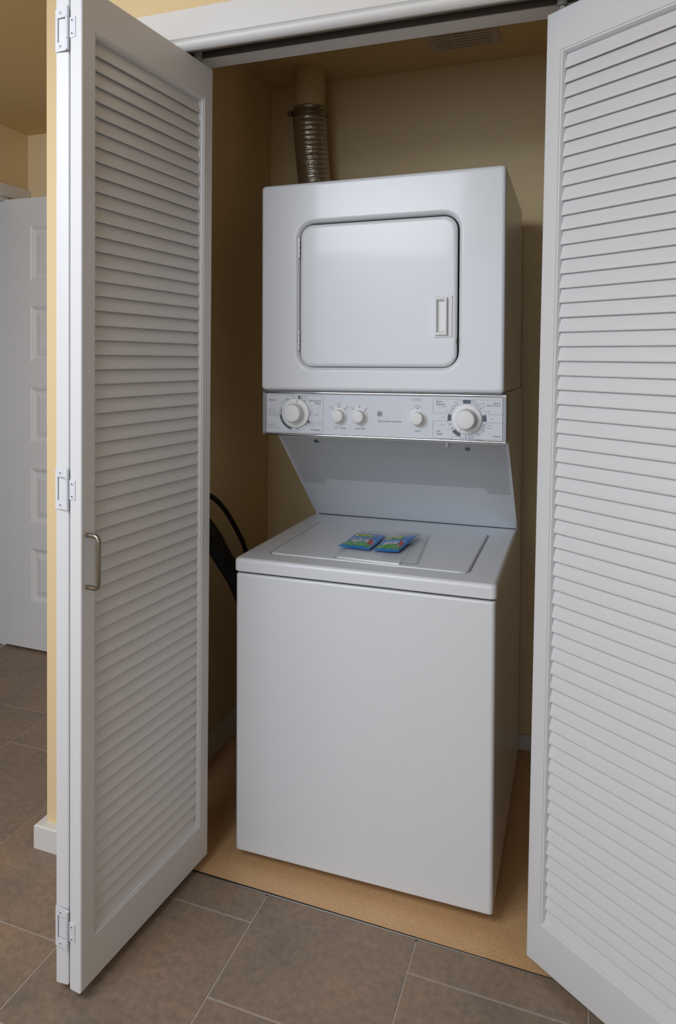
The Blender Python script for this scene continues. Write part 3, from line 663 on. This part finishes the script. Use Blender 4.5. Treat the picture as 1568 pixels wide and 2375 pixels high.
# things lying on the lid (placed in the machine's frame)
def lid_obj(name, bm, mt, label, cat, sm=True, group=None):
    o = obj(name, bm, mt, None, sm); o.matrix_world = Mm; tag(o, label, cat, group); return o
def sheet(poly, z, th, nx=1, wav=0.0, seed=0):
    bm = B(); rnd = random.Random(seed)
    n = 14
    (ax, ay), (bx, by), (cx, cy), (dx, dy) = poly          # a front-left, b front-right, c back-right, d back-left
    top = []
    for j in range(n+1):
        row = []
        for i in range(n+1):
            u, v = i/n, j/n
            x = (1-v)*((1-u)*ax+u*bx) + v*((1-u)*dx+u*cx); y = (1-v)*((1-u)*ay+u*by) + v*((1-u)*dy+u*cy)
            e = min(u, 1-u, v, 1-v)*4
            row.append((x, y, z + wav*min(1, e+.35)*(0.5+0.5*math.sin(7*u+3*v+seed)*math.cos(5*v-2*u+seed*2)) + wav*.3*rnd.random()))
        top.append(row)
    V = [[bm.verts.new(p) for p in r] for r in top]; U = [[bm.verts.new((p[0], p[1], p[2]-th)) for p in r] for r in top]
    for j in range(n):
        for i in range(n):
            bm.faces.new((V[j][i], V[j][i+1], V[j+1][i+1], V[j+1][i])); bm.faces.new((U[j][i], U[j+1][i], U[j+1][i+1], U[j][i+1]))
    ring = [(0, i) for i in range(n)] + [(j, n) for j in range(n)] + [(n, n-i) for i in range(n)] + [(n-j, 0) for j in range(n)]
    for k in range(len(ring)):
        a, b_ = ring[k], ring[(k+1) % len(ring)]
        bm.faces.new((V[a[0]][a[1]], U[a[0]][a[1]], U[b_[0]][b_[1]], V[b_[0]][b_[1]]))
    return bm
lid_obj('booklet', sheet([(.256, -.060), (.430, -.070), (.424, .120), (.262, .125)], LID+.0032, .003), PAPER, 'thin white booklet lying lowest on the washer lid', 'booklet')
ps = lid_obj('paper_sheet', sheet([(.262, -.030), (.372, -.034), (.352, .262), (.246, .264)], LID+.0044, .0006, wav=.0006), PAPER, 'white printed paper sheet on the washer lid under the blue packets', 'paper')
bm = B()
for k, (x0, x1) in enumerate(((.270, .322), (.268, .336), (.266, .332), (.270, .326))):
    yy = .222 - k*.014
    x = x0; rn = random.Random(k+3)
    while x < x1:
        l = rn.uniform(.003, .007); z_ = LID+.0054
        bm.faces.new([bm.verts.new(p) for p in ((x, yy-.0016, z_), (min(x+l, x1), yy-.0016, z_), (min(x+l, x1), yy+.0016, z_), (x, yy+.0016, z_))]); x += l+.0014
pl = obj('print_lines', bm, LIGHT_INK, ps, False); pl['label'] = 'small grey lines of print'; pl['kind'] = 'stuff'
lid_obj('paper_slip', sheet([(.378, -.040), (.430, -.035), (.412, .275), (.352, .268)], LID+.0046, .0006, wav=.001, seed=4), mat('greyish_tissue', (214, 216, 216), .6), 'greyish folded paper slip at the right of the printed sheet', 'paper')
bg = lid_obj('plastic_bag', sheet([(.236, -.074), (.474, -.066), (.440, .268), (.222, .252)], LID+.0066, .0003, wav=.0022, seed=2), BAG, 'clear plastic bag spread over papers on the washer lid', 'bag')

def packet(poly, z, hgt, seed, label, group):
    n, mN = 44, 32; bm = B(); (ax, ay), (bx, by), (cx, cy), (dx, dy) = poly
    rnd = random.Random(seed)
    def P(u, v, s):
        x = (1-v)*((1-u)*ax+u*bx) + v*((1-u)*dx+u*cx); y = (1-v)*((1-u)*ay+u*by) + v*((1-u)*dy+u*cy)
        b_ = (max(0, math.sin(PI*u))*max(0, math.sin(PI*v)))**.55
        e = 0.0015*math.sin(9*v+seed)*(1-b_) + .0012*math.sin(23*u+seed*3)*(b_**.5)*.6
        lift = .010*u*(1 if seed == 2 else .25)*v
        return (x, y, z + hgt*.5 + s*(hgt*.5*b_ + .0004) + e*(s > 0) + lift)
    Vt = [[bm.verts.new(P(i/n, j/mN, 1)) for i in range(n+1)] for j in range(mN+1)]
    Vb = [[bm.verts.new(P(i/n, j/mN, -1)) for i in range(n+1)] for j in range(mN+1)]
    for j in range(mN):
        for i in range(n):
            u, v = (i+.5)/n, (j+.5)/mN
            f = bm.faces.new((Vt[j][i], Vt[j][i+1], Vt[j+1][i+1], Vt[j+1][i])); bm.faces.new((Vb[j][i], Vb[j+1][i], Vb[j+1][i+1], Vb[j][i+1]))
            wv = .03*math.sin(11*u+seed) + .012*math.sin(31*u)
            if 0.07 < u < .93:
                if .06 < v < .30+wv: f.material_index = 1
                elif .30+wv <= v < .42+wv and u > .2: f.material_index = 2 if (int(u*20)+seed) % 4 or u < .5 else 0
                elif .42+wv <= v < .52: f.material_index = 3
                if u > .70 and u < .90 and .22 < v < .52 and (u-.70) > (.52-v)*.3 and (v < .5-(u-.8)*1.0): f.material_index = 4
    ring = [(0, i) for i in range(n)] + [(j, n) for j in range(mN)] + [(mN, n-i) for i in range(n)] + [(mN-j, 0) for j in range(mN)]
    for k in range(len(ring)):
        a, b2 = ring[k], ring[(k+1) % len(ring)]
        bm.faces.new((Vt[a[0]][a[1]], Vb[a[0]][a[1]], Vb[b2[0]][b2[1]], Vt[b2[0]][b2[1]]))
    o = lid_obj('detergent_packet', bm, [BLUE, PG, PW, PB, PR], label, 'packet', True, group)
    # yellow script squiggle (unreadable in the photo) and pale small print
    def S(u, v): x, y, zz = P(u, v, 1); return Vector((x, y, zz+.0006))
    b3 = B(); path = []
    for k in range(60):
        t = k/59; path.append(S(.18+.50*t+.018*math.sin(2*PI*6*t), .70+.055*math.sin(2*PI*6*t+1.3)*(1-.3*t)))
    tube(b3, path, .0015, 5); tube(b3, [S(.12, .70), S(.15, .73)], .0018, 5)
    s = obj('yellow_script', b3, PY, o); s['label'] = 'yellow script lettering'
    b3 = B(); rn = random.Random(seed+9)
    for k in range(22):
        u = .16+.68*k/22+rn.uniform(0, .01); v = .56+rn.uniform(-.008, .008)
        tube(b3, [S(u, v-.012), S(u+.008, v+.014)], .0005, 4)
    for k in range(14):
        u = rn.uniform(.12, .85); v = rn.uniform(.10, .26); tube(b3, [S(u, v), S(u+.02, v+.03)], .0007, 4)
    s = obj('pale_print', b3, PB2, o); s['label'] = 'pale small print and highlights'; s['kind'] = 'stuff'
    return o
PG = mat('packet_green', (70, 160, 40), .28, coat=.3, var=.35, vscale=60); PW = mat('packet_white_pink', (214, 196, 208), .3, coat=.3, var=.2, vscale=120); PB = mat('packet_light_blue', (84, 160, 215), .28, coat=.3)
PR = mat('packet_red', (188, 36, 44), .3, coat=.3); PY = mat('packet_yellow', (222, 222, 60), .4); PB2 = mat('packet_pale_print', (190, 214, 226), .4)
packet([(.238, .004), (.329, -.002), (.335, .158), (.243, .172)], LID+.0072, .013, 1, 'blue and green detergent packet at the left on the washer lid', 'detergent packets on the washer lid')
packet([(.339, -.004), (.408, .004), (.428, .172), (.339, .150)], LID+.0072, .013, 2, 'blue and green detergent packet at the right, its corner lifted', 'detergent packets on the washer lid')

# ---------------------------------------------------------------- vent duct, hoses, ceiling grille
DXC, DYC, DR = -.094, .548, .0545
bm = B(); lathe(bm, [(DR, 0), (DR, ZC-2.263)], (DXC, DYC, 2.263), 'z', 48, 1)
for k in range(1): pass
tube(bm, [(DXC + (DR+.0004)*math.cos(a), DYC + (DR+.0004)*math.sin(a), 2.30+.05*((a+PI)/(2*PI))) for a in [(-PI + 2*PI*k/40) for k in range(41)]], .0008, 5)
vp = obj('vent_pipe', bm, PIPE); tag(vp, 'cream painted round vent pipe coming down from the closet ceiling', 'pipe')
# flexible foil duct
path = [(DXC, DYC, 2.2625), (DXC+.001, DYC+.001, 2.20), (DXC+.006, DYC+.018, 2.08), (DXC+.012, DYC+.042, 1.96), (DXC+.016, .6085, 1.86), (DXC+.024, .6105, 1.74), (DXC+.05, .6105, 1.60), (DXC+.08, .6105, 1.42)]
pts = spline(path, 40); out = []; acc = 0; rad = []
for i, p in enumerate(pts):
    if i: acc += (pts[i]-pts[i-1]).length
    ph = (acc % .0165)/.0165; bulge = math.sin(PI*ph)**.35 if ph > 0 else 0
    rad.append(.0565 + .0045*bulge)
bm = B(); tube(bm, pts, rad, 40, True)
rn = random.Random(5)
for v in bm.verts: v.co += Vector((rn.uniform(-1, 1), rn.uniform(-1, 1), rn.uniform(-1, 1)))*.0007
fd_ = obj('flexible_duct', bm, FOIL); smooth(fd_.data, 80); tag(fd_, 'crinkled silver foil dryer duct between the vent pipe and the dryer', 'duct')
bm = B()
cl = [(DXC + .0625*math.cos(2*PI*k/48), DYC + .0625*math.sin(2*PI*k/48)) for k in range(48)]
loft(bm, [[(x, y, 2.236 + .010*(y-DYC)/.066) for x, y in cl], [(DXC+(x-DXC)*1.02, DYC+(y-DYC)*1.02, 2.2365) for x, y in cl], [(DXC+(x-DXC)*1.02, DYC+(y-DYC)*1.02, 2.2495) for x, y in cl], [(x, y, 2.250) for x, y in cl]], True)
box(bm, DXC-.072, DXC-.056, DYC-.036, DYC-.022, 2.234, 2.250, .001, 1); box(bm, DXC+.038, DXC+.058, DYC-.056, DYC-.042, 2.236, 2.250, .002, 1)
o = obj('hose_clamp', bm, STEEL, fd_); o['label'] = 'dull metal hose clamp'
# hoses beside the washer
pts = spline([(-.268, -.04, .942), (-.256, .03, .948), (-.250, .128, .918), (-.250, .190, .882), (-.250, .245, .836), (-.250, .32, .756), (-.250, .379, .675), (-.252, .44, .52), (-.255, .48, .30), (-.255, .49, .06)], 16)
bm = B(); tube(bm, pts, .0085, 12); ho = obj('inlet_hose', bm, HOSE); tag(ho, 'thin smooth black hose arching down the closet left wall', 'hose')
pts = spline([(-.215, -.09, .95), (-.205, -.03, .885), (-.200, .048, .812), (-.197, .119, .728), (-.192, .206, .622), (-.185, .29, .48), (-.17, .36, .32), (-.15, .40, .16), (-.14, .41, .05)], 90)
rad = []; acc = 0
for i, p in enumerate(pts):
    if i: acc += (pts[i]-pts[i-1]).length
    rad.append(.0290 + .0022*math.sin(2*PI*acc/.0056) + (.0 if i < 200 else -.00002*(i-200)))
bm = B(); tube(bm, pts, rad, 20); ho = obj('drain_hose', bm, HOSE); tag(ho, 'thick ribbed black drain hose hanging beside the washer', 'hose')
# outlet box on the wall that the hoses come from
bm = B(); box(bm, XL, XL+.012, -.10, .05, .955, 1.12, .003); 
o = obj('laundry_outlet_box', bm, PLASTIC); tag(o, 'white laundry outlet plate on the closet left wall above the hoses', 'outlet box')
bm = B(); box(bm, XL+.012, -.25+.009, -.06, -.02, .957, 1.03, .006); obj('hose_valve', bm, ZINC, o)
# ceiling grille
gx0, gx1, gy0, gy1 = .355, .586, .300, .542
gr = thing('ceiling_grille', 'small beige louvered exhaust grille in the closet ceiling', 'vent', ((gx0+gx1)/2, (gy0+gy1)/2, ZC))
bpy.context.view_layer.update()
def gp(name, bm, mt, sm=False):
    o = obj(name, bm, mt, gr, sm); o.matrix_local = gr.matrix_world.inverted(); return o
bm = B()
def GR(i, z): return [(gx0+i, gy0+i, z), (gx1-i, gy0+i, z), (gx1-i, gy1-i, z), (gx0+i, gy1-i, z)]
loft(bm, [GR(0, ZC), GR(0, ZC-.003), GR(.004, ZC-.006), GR(.024, ZC-.011), GR(.026, ZC-.011), GR(.026, ZC-.002)], True)
gp('grille_frame', bm, GRILLE)
bm = B(); box(bm, gx0+.02, gx1-.02, gy0+.02, gy1-.02, ZC-.0028, ZC-.0012); gp('grille_backing', bm, DARK)
bx0, bx1, by0, by1 = gx0+.026, gx1-.026, gy0+.026, gy1-.026
bm = B()
for f_ in (1/3, 2/3): box(bm, bx0+(bx1-bx0)*f_-.0022, bx0+(bx1-bx0)*f_+.0022, by0, by1, ZC-.010, ZC-.003)
gp('grille_rib', bm, GRILLE)
ns = 10; pt = (by1-by0)/ns; gm = None
for k in range(ns):
    bm = B(); y_ = by0 + pt*k
    if gm is None:
        box(bm, bx0, bx1, 0, pt-.0056, -.0105, -.0075, .0006, 1)
        o = obj('grille_slat', bm, GRILLE, gr, False); gm = o.data
    else:
        bm.free(); o = bpy.data.objects.new('grille_slat', gm); COL.objects.link(o); o.parent = gr
    o.matrix_local = gr.matrix_world.inverted() @ Matrix.Translation((0, y_+.0028, ZC))
